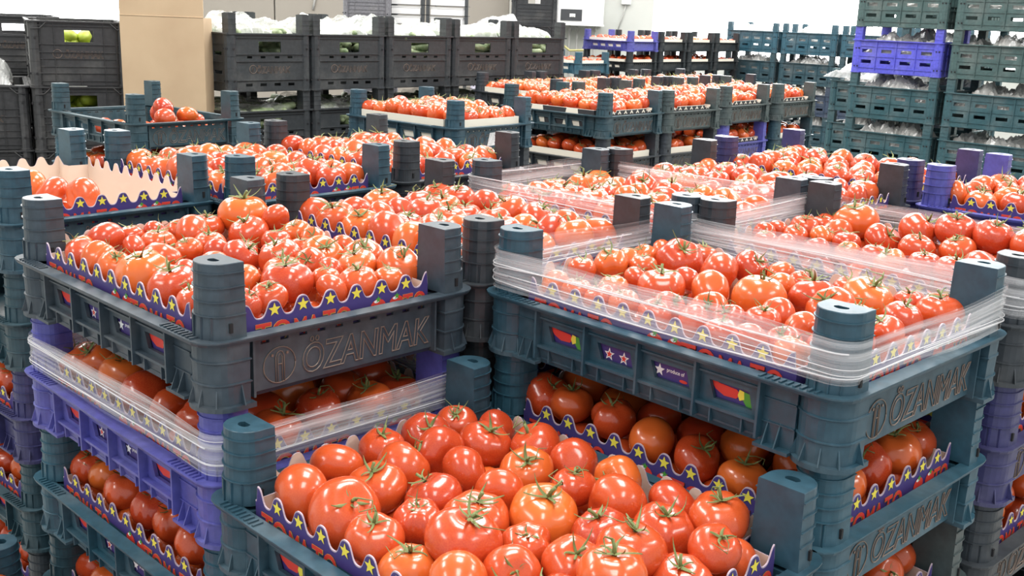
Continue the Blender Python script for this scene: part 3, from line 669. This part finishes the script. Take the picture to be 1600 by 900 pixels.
stack('D2', -.318, 2.621, .847, 'third from the left behind the foreground', [DARK, DARK], [dict(nx=7, ny=5), None], short='third middle row')
M1p = [(.10, -.03, .04, .034), (.16, -.09, .045, .035), (.03, .02, .04, .034), (.12, .05, .045, .034), (.19, .02, .045, .035), (.10, .0, .095, .036), (.16, .06, .09, .035), (.05, -.06, .05, .033), (.19, -.04, .09, .034), (.19, .11, .045, .034), (.0, -.1, .04, .034), (.13, .11, .06, .034), (-.05, -.12, .04, .034), (.15, -.02, .12, .034)]
stack('M1', -1.25, 3.535, .852, 'before the black crates at left', [DTEAL, TEAL, DTEAL], [dict(pts=M1p, tray=None, under=False, stem=.1), dict(tray=None), None], short='half empty left')
CR, BK = dict(tray='cream', hump=.012), dict(tray='black', hump=.018)
stack('M2', -.28, 3.754, .852, 'with the plain cream tray', [STEEL, DARK], [dict(tray='cream', hump=.016), None], short='cream tray')
stack('M3', .26, 4.368, .843, 'first of the grey green row', [DTEAL, DARK], [BK, CR], short='first in grey row')
stack('M4', .551, 4.672, .80, 'second of the grey green row', [GGRN, DARK], [BK, CR], short='second in grey row')
stack('M5', .864, 5.093, .826, 'third of the grey green row', [GGRN, PURP], [BK, BK], short='third in grey row')
stack('M6', 1.175, 5.432, .846, 'last of the grey green row', [GGRN, DTEAL], [BK, CR], short='last in grey row')
for i, (uu, ww) in enumerate(((3.76, 'first'), (4.18, 'second'), (4.60, 'third'), (5.05, 'fourth'))):
    vv = -3.50; stack('N%d' % i, uu*UX+vv*VX, uu*UY+vv*VY, ANG, '%s along behind the grey green row' % ww, [DARK], [CR if i == 0 else BK], short='%s behind grey row' % ww)
# M2 carries a white paper label on its end panel
m2 = [o for o in bpy.data.objects if o.get('label', '').startswith('blue grey plastic crate, top in the stack with the plain cream')][0]
ep = [o for o in m2.children if o.name.startswith('end_panel')][0]
mb = MB(); mb.add([(.2618, -.03, .015), (.2618, .022, .018), (.2618, .03, .062), (.2618, -.018, .060)], [(0, 1, 2, 3)], M['white']); o = obj('paper_label', mb.mesh('paper_label'), ep); o['label'] = 'white paper label'

# ---------------------------------------------------------------- far row of low crates before the wall
def lattice(x, y, k, along, step=.43): return (x+k*step*along[0], y+k*step*along[1])
cx, cy = .929+.1725*UX-.243*VX, 9.2+.1725*UY-.243*VY
FZ = .208
def far_stack(i, x, y, cols, fills, where, z_add=.0):
    for lv, (col, f) in enumerate(zip(cols, fills)):
        loc = (x, y, FZ_ABS-PITCH_Z*(lv+1)+z_add)
        low_crate(loc, RZ, col, '%s small crate, %s down in the %s' % (CN[col], ORD[lv].replace('top', 'first'), where), 'small crates in the far row', letters=False)
        if f:
            tray(loc, RZ, 'cream tray in the %s crate of the %s' % (ORD[lv], where), f); put_tomatoes(('far%d' % i, lv), loc, RZ, grid_tomatoes(6, 4, .092, seed=i*5+lv), None, False, 0, seed=i)
    n = len(cols)
    for k in range(n, 9):
        o = obj('plastic_crate', HIDDEN, None, (x, y, FZ_ABS-PITCH_Z*(k+1)+z_add), cols[-1]); o.rotation_euler.z = RZ
        tag(o, 'low crate, %s from the top in the %s' % (ORD[k] if k < 8 else 'ninth', where), 'crate', 'small crates in the far row')
FZ_ABS = 9*PITCH_Z
for i in range(4):
    x, y = lattice(cx, cy, i, (UX, UY))
    far_stack(i, x, y, [PURP if i == 0 else BLK, BLK, BLK], ['cream', 'cream', 'cream'], '%s far stack rightward of the heater' % ORD[i].replace('top', 'first'))
x, y = cx-.42*UX*0-.60*VX*0-.47, cy-.62
far_stack(9, x, y, [TEAL, DARK], ['cream', 'cream'], 'lower far stack beside the violet crate', -PITCH_Z+.05-.05)

# ---------------------------------------------------------------- taller crates
def tall_parts(hx, hy, h, ph, kind):
    """crate with body height h and posts ph above its rim; long side along X"""
    P = {}
    mb = MB(); mb.box(-.024, .024, -.018, .018, h, h+ph, PLA); mb.box(-.019, .019, -.013, .013, h+ph, h+ph+.002, PLA)
    for k in range(3): mb.box(-.0255, .0255, -.0195, .0195, h+.015+k*.02, h+.017+k*.02, PLA)
    P['post'] = mb.mesh('post') if ph else None
    mb = MB(); f = [(.03*math.cos(t)*1.05, .026*math.sin(t)) for t in [2*PI*k/12 for k in range(12)]]
    lv = [(0, 1.12), (.006, 1.12), (.007, 1)]
    for k in range(1, int(h/.05)+1): z = k*.05; lv += [(z, 1), (z, 1.05), (z+.002, 1.05), (z+.002, 1)] if z < h-.01 else []
    lv += [(h, 1)]
    mb.rings([[(a*s, b*s, z) for a, b in f] for z, s in lv], PLA)
    for z in (h*.18, h*.72): mb.box(.012, .018, -.0285, -.02, z, z+.008, M['hole']); mb.box(-.006, .0, -.029, -.02, z, z+.008, M['hole']); mb.box(.028, .034, -.004, .004, z, z+.008, M['hole'])
    P['col'] = mb.mesh('corner_column')
    # end panel faces +X
    mb = MB(); w_ = hy-.03
    if kind == 'black':
        hs = [(-.055, .055, h*.68, h*.86)]+[(c-.012, c+.012, h*.575, h*.615) for c in (-.1, -.035, .035, .1)]+[(c-.016, c+.016, h*.10, h*.15) for c in (-.105, -.035, .035, .105)]
    elif kind == 'lattice':
        hs = [(-.055, .055, h*.68, h*.86)]
    else: hs = []
    mb.panel(-w_, w_, .004, h-.002, hx-.012, hx-.007, hs, PLA, 'X')
    for z in (h*.20, h*.52, h*.64, h*.92): mb.box(hx-.009, hx-.001, -w_, w_, z, z+.003, PLA)
    if kind == 'lattice':
        for z in (h*.08, h*.30, h*.42): mb.box(hx-.009, hx-.002, -w_, w_, z, z+.002, PLA)
        for k in range(-3, 4):
            if abs(k) > 1: mb.box(hx-.009, hx-.001, k*w_/3.4-.001, k*w_/3.4+.001, .004, h-.004, PLA)
        mb.box(hx-.009, hx-.001, -.0015, .0015, .004, h*.2, PLA)
    if kind == 'green':
        for k in range(-3, 4): mb.box(hx-.009, hx-.003, k*w_/3.5-.001, k*w_/3.5+.001, .004, h-.004, PLA)
    P['end'] = recalc(mb.mesh('end_panel'))
    mb = MB(); w_ = hx-.03; hs = []; n = 4
    for k in range(n):
        c = (k-(n-1)/2)*2*w_/n
        for zz in ((.30, .40), (.62, .72)):
            if kind == 'green': hs.append((c-.033, c+.033, h*zz[0], h*zz[1]))
            elif kind == 'black': hs.append((c-.03, c+.03, h*zz[0], h*(zz[0]+.06)))
    mb.panel(-w_, w_, .004, h-.002, -hy+.007, -hy+.012, hs, PLA)
    for k in range(n+1): c = (k-n/2)*2*w_/n; mb.box(c-.002, c+.002, -hy+.001, -hy+.009, .02, h-.003, PLA)
    for z in (h*.16, h*.50, h*.80): mb.box(-w_, w_, -hy+.003, -hy+.009, z, z+.003, PLA)
    if kind == 'lattice':
        for z in (h*.3, h*.42, h*.64, h*.9): mb.box(-w_, w_, -hy+.001, -hy+.009, z, z+.002, PLA)
        for k in range(-8, 9): mb.box(k*w_/8-.001, k*w_/8+.001, -hy+.002, -hy+.009, .004, h-.003, PLA)
    P['side'] = recalc(mb.mesh('side_panel'))
    mb = MB(); 
    for s in (-1, 1):
        mb.box(-hx, hx, s*hy-.006, s*hy+.006, h-.006, h, PLA); mb.box(s*hx-.006, s*hx+.006, -hy, hy, h-.006, h, PLA)
    if kind == 'lattice':
        for s in (-1, 1): mb.tube([(hx+.003, s*(hy-.075), h), (hx+.006, s*(hy-.045), h-.03), (hx+.006, s*(hy-.01), h-.033)], .0022, PLA, 5)
    P['rim'] = mb.mesh('rim')
    mb = MB(); mb.box(-hx+.01, hx-.01, -hy+.01, hy-.01, .001, .006, PLA); P['base'] = mb.mesh('base')
    q, fs = text_mesh('ÖZANMAK', 1, .15 if kind == 'lattice' else .17, .035, outline=.05, shear=.1)
    mb = MB(); zc = h*(.50 if kind == 'lattice' else .39); mb.add([(hx-.006+p[2], .015+p[0], zc+p[1]) for p in q], fs, M['letter'])
    mb.tube([(hx-.006, -.085+.017*math.cos(t), zc+.017*math.sin(t)) for t in np.linspace(0, 2*PI, 17)], .0012, M['letter'], 5)
    mb.tube([(hx-.006, -.090, zc-.012), (hx-.006, -.086, zc+.012), (hx-.006, -.082, zc-.012)], .001, M['letter'], 5)
    P['text'] = mb.mesh('lettering'); P['dim'] = (hx, hy, h, ph, kind)
    return P
def tall_crate(P, loc, rz, col, label, group, text=True):
    hx, hy, h, ph, kind = P['dim']; t = empty('tall_crate', loc, rz); tag(t, label, 'crate', group)
    for sx, sy in CORN:
        obj('corner_column', P['col'], t, (sx*(hx-.028), sy*(hy-.024), 0), col)
        if P['post']: obj('post', P['post'], t, (sx*(hx-.028), sy*(hy-.024), 0), col)
    for s in (0, 1):
        o = obj('end_panel', P['end'], t, col=col); o.rotation_euler.z = PI*s
        if text: obj('lettering', P['text'], o, col=(.12, .09, .07))
        o = obj('side_panel', P['side'], t, col=col); o.rotation_euler.z = PI*s
    obj('rim', P['rim'], t, col=col); obj('base', P['base'], t, col=col)
    return t
PB = tall_parts(.29, .205, .245, .080, 'black'); PLt = tall_parts(.29, .19, .2615, 0, 'lattice'); PG = tall_parts(.28, .20, .20, .0767, 'green')
# black crates of bagged cucumbers
B0 = Vector((-1.21, 4.43))
for k in range(5):
    c = B0+Vector((UX, UY))*(.205+.420*k)-Vector((VX, VY))*.29
    nm = ORD[k].replace('top', 'first')
    for lv in range(5):
        z = .325*lv; 
        if lv >= 2:
            tall_crate(PB, (c.x, c.y, z), RZ, (.036, .042, .047) if lv > 2 else (.035, .037, .055), 'tall black crate, %s from the left, %s' % (nm, {4: 'top level', 3: 'second level', 2: 'third level'}[lv]), 'tall black crates of bagged vegetables')
            lumps((c.x, c.y, z+.205), RZ, .27, .18, 90, .02, .12, M['vegetable'], 'dark green vegetables in the %s black crate, %s' % (nm, {4: 'top level', 3: 'second level', 2: 'third level'}[lv]), k*7+lv)
            bag((c.x, c.y, z+.225), RZ, .25, .165, .12 if lv == 4 else .075, M['bag' if lv == 4 else 'thinbag'], 'clear bag in the %s black crate, %s' % (nm, {4: 'top level', 3: 'second level', 2: 'third level'}[lv]), k*5+lv)
        else: tall_crate(PB, (c.x, c.y, z), RZ, (.036, .042, .047), 'tall black crate, %s from the left, %s level from the floor' % (nm, ('lowest', 'second')[lv]), 'tall black crates of bagged vegetables', False)
# lattice crates at the far left
aL = -PI/2+.45
for k, (x, y, zoff, n) in enumerate(((-1.93, 4.64, 0, 6), (-2.30, 4.50, -.12, 6), (-2.50, 5.30, 0, 6))):
    for lv in range(n):
        z = .2617*lv
        if zoff and lv == n-1: continue
        tall_crate(PLt, (x, y, z), aL, (.040, .041, .043), 'black lattice crate, far left stack%s, level %s from top' % ((' by the cardboard', ' at the edge', ' behind the edge')[k], ['one', 'two', 'three', 'four', 'five', 'six'][n-1-lv]), 'black lattice crates at far left')
    if k == 0:
        for lv in (5, 4): lumps((x+.15*math.cos(aL), y+.15*math.sin(aL), .2617*lv+.17), aL, .03, .07, 7, .03, .13, M['lime'], 'lime green vegetables seen through the %s hand hole' % ('upper', 'lower')[5-lv], lv, 'vegetables')
bag((-2.33, 4.48, 1.31), .45, .17, .26, .16, M['bag'], 'pale plastic bag on the lattice crates at the left edge', 77)
# cardboard sheet standing by the crates
cb = mat('brown_cardboard', (0.52, 0.38, 0.24), 0.8); n = noise(cb, 5, 4); r = ramp(cb, n.outputs[0], [(0.3, (0.49, 0.355, 0.225)), (0.7, (0.56, 0.42, 0.27))]); cb.node_tree.links.new(r.outputs[0], nodes(cb)[2].inputs['Base Color'])
t = empty('cardboard_sheet', (-1.478, 4.40, 0)); tag(t, 'tall folded brown cardboard sheet standing between the black crates', 'cardboard')
mb = MB(); mb.box(-.165, .178, 0, .006, 0, 1.60, cb); mb.box(.172, .178, .006, .12, 0, 1.60, cb); obj('sheet', mb.mesh('sheet'), t)
mb = MB(); mb.box(-.165, .178, .002, .007, 1.603, 2.0, cb); mb.tube([(-.165, .001, 1.602), (.178, .001, 1.602)], .003, cb, 6); obj('top_flap', mb.mesh('top_flap'), t)
# green crates of bagged vegetables, right
GP = .2767
GA, GB, GPUR = (.036, .092, .108), (.055, .103, .102), (.09, .095, .55)
def green_stack(x, y, n, cols, where, film=False):
    for lv in range(n):
        z = GP*lv+.005; q = n-1-lv
        lab = '%s tall crate, %s in the %s' % ('violet blue' if cols[q % len(cols)] is GPUR else 'teal', ORD[q], where)
        tall_crate(PG, (x, y, z), RZ, cols[q % len(cols)], lab, 'tall teal crates at the right', False)
        if q < 5: bag((x, y, z+.09), RZ, .255, .172, .20, M['greybag'], 'crinkled grey bag in the %s crate of the %s' % (ORD[q], where), n*3+lv*5+int(x*10), rough=.28)
def gpos(lx, ly, k=0): return (lx+VX*(.28+k*.61)+UX*.2, ly+VY*(.28+k*.61)+UY*.2)
green_stack(*gpos(2.06, 6.70), 7, [GB, GPUR, GA, GA, GA, GA, GA], 'tall right stack with one violet crate')
green_stack(*gpos(2.06, 6.70, 1), 7, [GB, GB, GA, GA, GA, GA, GA], 'right stack nearest the right edge')
green_stack(*gpos(2.53, 7.22), 7, [GB, GA, GA, GA, GA, GA, GA], 'right stack behind the violet crate stack')
green_stack(*gpos(2.09, 7.20), 5, [GA, GA, GA, GA, GA], 'low right stack under loose film')
for k in range(4): green_stack(*gpos(2.009, 10.6, k), 6, [TEAL, DTEAL, (.04, .06, .10), DTEAL, DTEAL, DTEAL], '%s teal stack before the bright window' % ORD[k].replace('top', 'first'))
x, y = gpos(2.09, 7.20); bag((x-.03, y-.03, GP*5-.05), RZ, .30, .23, .13, M['bag'], 'loose clear plastic hanging over the low right stack', 91)

# ---------------------------------------------------------------- back wall fittings
wh = mat('white_enamel', (0.80, 0.81, 0.80), 0.3); gr = mat('dark_display', (0.05, 0.055, 0.06), 0.3); pipe = mat('grey_pipe', (0.45, 0.45, 0.44), 0.4)
z0 = CAM_Z-.282+.19
t = empty('wall_heater', (.62, BACK, TOP+.18)); tag(t, 'white wall mounted gas heater with dark control display', 'heater')
mb = MB(); bm = bmesh.new(); mb.box(-.24, .24, -.34, 0, 0.02, .72, wh); obj('casing', mb.mesh('casing'), t)
mb = MB(); mb.box(-.25, .25, -.345, 0, 0, .018, wh); obj('bottom_trim', mb.mesh('bottom_trim'), t)
mb = MB(); mb.box(-.215, .01, -.350, -.340, .05, .165, gr); dp = obj('display', mb.mesh('display'), t)
mb = MB(); mb.box(-.12, -.06, -.3515, -.350, .085, .12, wh); mb.tube([(-.09, -.352, .10), (-.09, -.36, .10)], .018, wh, 12); obj('dial', mb.mesh('dial'), dp)
for k, xx in enumerate((-.18, -.10, -.02, .08, .17)):
    mb = MB(); mb.tube([(xx, -.12, 0), (xx, -.12, -.3), (xx+(.03 if k % 2 else 0), -.12, -.9)], .011, pipe, 8); mb.tube([(xx, -.12, -.02), (xx, -.12, -.06)], .018, pipe, 8); obj('pipe', mb.mesh('pipe'), t)
mb = MB(); pts = [(.66+.0*k, BACK-.25, TOP-.02) for k in range(1)]
hz = mat('yellow_hose', (0.45, 0.42, 0.18), 0.5)
mb = MB(); mb.tube([(-.02, 0, .02), (.12, -.03, -.08), (.30, -.05, -.07), (.45, -.03, .03), (.56, 0, .12)], .012, hz, 8); o = obj('gas_hose', mb.mesh('gas_hose'), t, (-.22, -.3, -.18)); o['label'] = 'yellow gas hose'
t = empty('socket_box', (1.12, BACK, TOP+.42)); tag(t, 'small grey electrical box right of the wall heater', 'electrical box')
mb = MB(); mb.box(-.05, .05, -.05, 0, 0, .22, wh); obj('box', mb.mesh('box'), t)
mb = MB(); mb.tube([(0, -.02, 0), (-.02, -.02, -.1), (-.08, -.02, -.3)], .007, pipe, 6); mb.tube([(0, -.02, .22), (.0, -.02, .6)], .007, pipe, 6); obj('conduit', mb.mesh('conduit'), t)
for i, xx in enumerate((-2.25, -1.75)):
    mb = MB(); mb.tube([(xx-.02, BACK-.06, TOP+.24), (xx, BACK-.07, TOP+.34), (xx+.05, BACK-.06, TOP+.7), (xx+.03, BACK-.06, 3.2)], .012, pipe, 6); o = obj('wall_cable', mb.mesh('wall_cable')); tag(o, ('left', 'right')[i]+' thin cable running up the beige wall panels', 'cable')
# goods on a rack far behind the black crates
rk = mat('rack_steel', (.05, .055, .06), .5)
t = empty('steel_rack', (-.78, 8.9, 0)); tag(t, 'dark steel rack of white boxes far behind the black crates', 'rack')
for xx in (-.33, -.02, .02, .33):
    mb = MB(); mb.box(xx-.014, xx+.014, -.2, -.17, 0, 2.4, rk); obj('upright', mb.mesh('upright'), t)
for zz in (TOP+.17, TOP+.245, TOP+.32, TOP+.5):
    mb = MB(); mb.box(-.34, .34, -.2, .2, zz-.004, zz, rk); obj('shelf', mb.mesh('shelf'), t)
foam = mat('white_foam', (.85, .85, .85), .6)
for k, (xx, zz) in enumerate([(a, z) for a in (-.17, .17) for z in (TOP+.1705, TOP+.2455, TOP+.3205)]):
    mb = MB(); mb.box(xx-.13, xx+.13, 8.9-.18, 8.9+.1, zz, zz+.062, foam); mb.v = [(p[0]-.78, p[1], p[2]) for p in mb.v]; mb.box(xx-.135-.78, xx+.135-.78, 8.9-.185, 8.9+.1, zz+.05, zz+.064, foam)
    o = obj('foam_box', mb.mesh('foam_box')); tag(o, 'white foam box on the %s shelf of the steel rack, %s side' % (['lower', 'middle', 'upper'][k % 3], ['left', 'right'][k//3]), 'box', 'white foam boxes on the rack')
wc = (.62, .60, .72)
PW2 = tall_parts(.28, .19, .2617, 0, 'lattice')
for i, (xx, yy, n, cc, lb) in enumerate(((-1.24, 8.9, 7, (.18, .18, .20), 'grey lattice crate behind the black row'), (-.20, 8.75, 6, wc, 'pale lattice crate behind the black row, right part'), (.10, 9.25, 7, (.03, .033, .036), 'black lattice crate left of the grey pillar'))):
    for lv in range(n): tall_crate(PW2, (xx, yy, .2617*lv+(0.06 if i == 1 else 0)*0), -PI/2, cc, lb+', level %s from the top' % ['one', 'two', 'three', 'four', 'five', 'six', 'seven'][n-1-lv], 'far crates behind the black row', False)
mb = MB(); mb.add(*[[tuple(np.array(p)*.06) for p in tomato_geo(14, 9, 3)[0]], tomato_geo(14, 9, 3)[1]], mat('yellow_fruit_skin', (.8, .7, .02), .4), True)
o = obj('yellow_fruit', weld(mb.mesh('yellow_fruit')), None, (-1.22, 8.7, .2617*7+.045)); tag(o, 'round yellow fruit on the grey lattice crate far behind', 'fruit')
bag((-.20, 8.75, .2617*6-.02), 0, .17, .2, .12, M['bag'], 'white bag heaped on the pale lattice crate', 55)

# ---------------------------------------------------------------- place the tomatoes: the 300 that show largest singly, the others joined
for t in ALLT:
    sx, sy, zc = screen(t['p'])
    t['px'] = 1637*t['r']/zc if t['vis'] and zc > 0 and -30 < sx < 1630 and -30 < sy < 935 else 0
order = sorted(ALLT, key=lambda t: -t['px'])
single = [t for t in order[:300] if t['px'] > 0]; ids = {id(t) for t in single}
rest = [t for t in ALLT if id(t) not in ids]
groups = {}
for t in single: groups.setdefault(t['key'], []).append(t)
NUM = ['first', 'second', 'third', 'fourth', 'fifth', 'sixth', 'seventh', 'eighth', 'ninth', 'tenth', 'eleventh', 'twelfth', 'thirteenth', 'fourteenth', 'fifteenth', 'sixteenth', 'seventeenth', 'eighteenth', 'nineteenth', 'twentieth']
for key, ts in groups.items():
    ts.sort(key=lambda t: t['x'])                       # from the far end of the crate to the near end
    nr = max(1, round(len(ts)/6)); per = math.ceil(len(ts)/nr)
    for ri in range(0, len(ts), per):
        row = sorted(ts[ri:ri+per], key=lambda t: t['y'])
        for ci, t in enumerate(row):
            o = obj('tomato', TOMM[t['k']], None, t['p']); o.rotation_euler = t['m'].to_euler(); o.scale = (t['r'],)*3
            size = 'large ' if t['r'] > .0365 else 'small ' if t['r'] < .0275 else ''
            tag(o, '%s%sred tomato, %s from left, row %s from back, %s' % (size, '' if t['cal'] else 'leafless ', NUM[ci], ['one', 'two', 'three', 'four', 'five', 'six', 'seven', 'eight', 'nine', 'ten'][ri//per], SHORT[key]), 'tomato', 'tomatoes in the '+SHORT[key])
            if t['cal']: c_ = obj('calyx', CALM[t['k']], o)
V = []; F = []; MI = []; off = 0
for i, t in enumerate(rest):
    k = t['k'] % 5; mt = np.array((t['m'].to_3x3()*t['r'])); pos = np.array(t['p'])
    for (co, fs), mi in ((LOWA[k], 0),)+(((LCAL[k], 1),) if t['cal'] and t['vis'] else ()):
        V.append(co @ mt.T+pos); F += [tuple(a+off for a in f) for f in fs]; MI += [mi]*len(fs); off += len(co)
V = np.concatenate(V); me = bpy.data.meshes.new('tomatoes'); me.from_pydata(V.tolist(), [], F); me.materials.append(M['tomato']); me.materials.append(M['calyx'])
me.polygons.foreach_set('material_index', MI); me.polygons.foreach_set('use_smooth', [True]*len(MI)); me.update()
o = obj('tomatoes', me); tag(o, 'the many smaller and farther red tomatoes heaped in crates behind and below', 'tomatoes', kind='stuff')
print('tomatoes single', len(single), 'rest', len(rest), 'objects', len(bpy.data.objects))
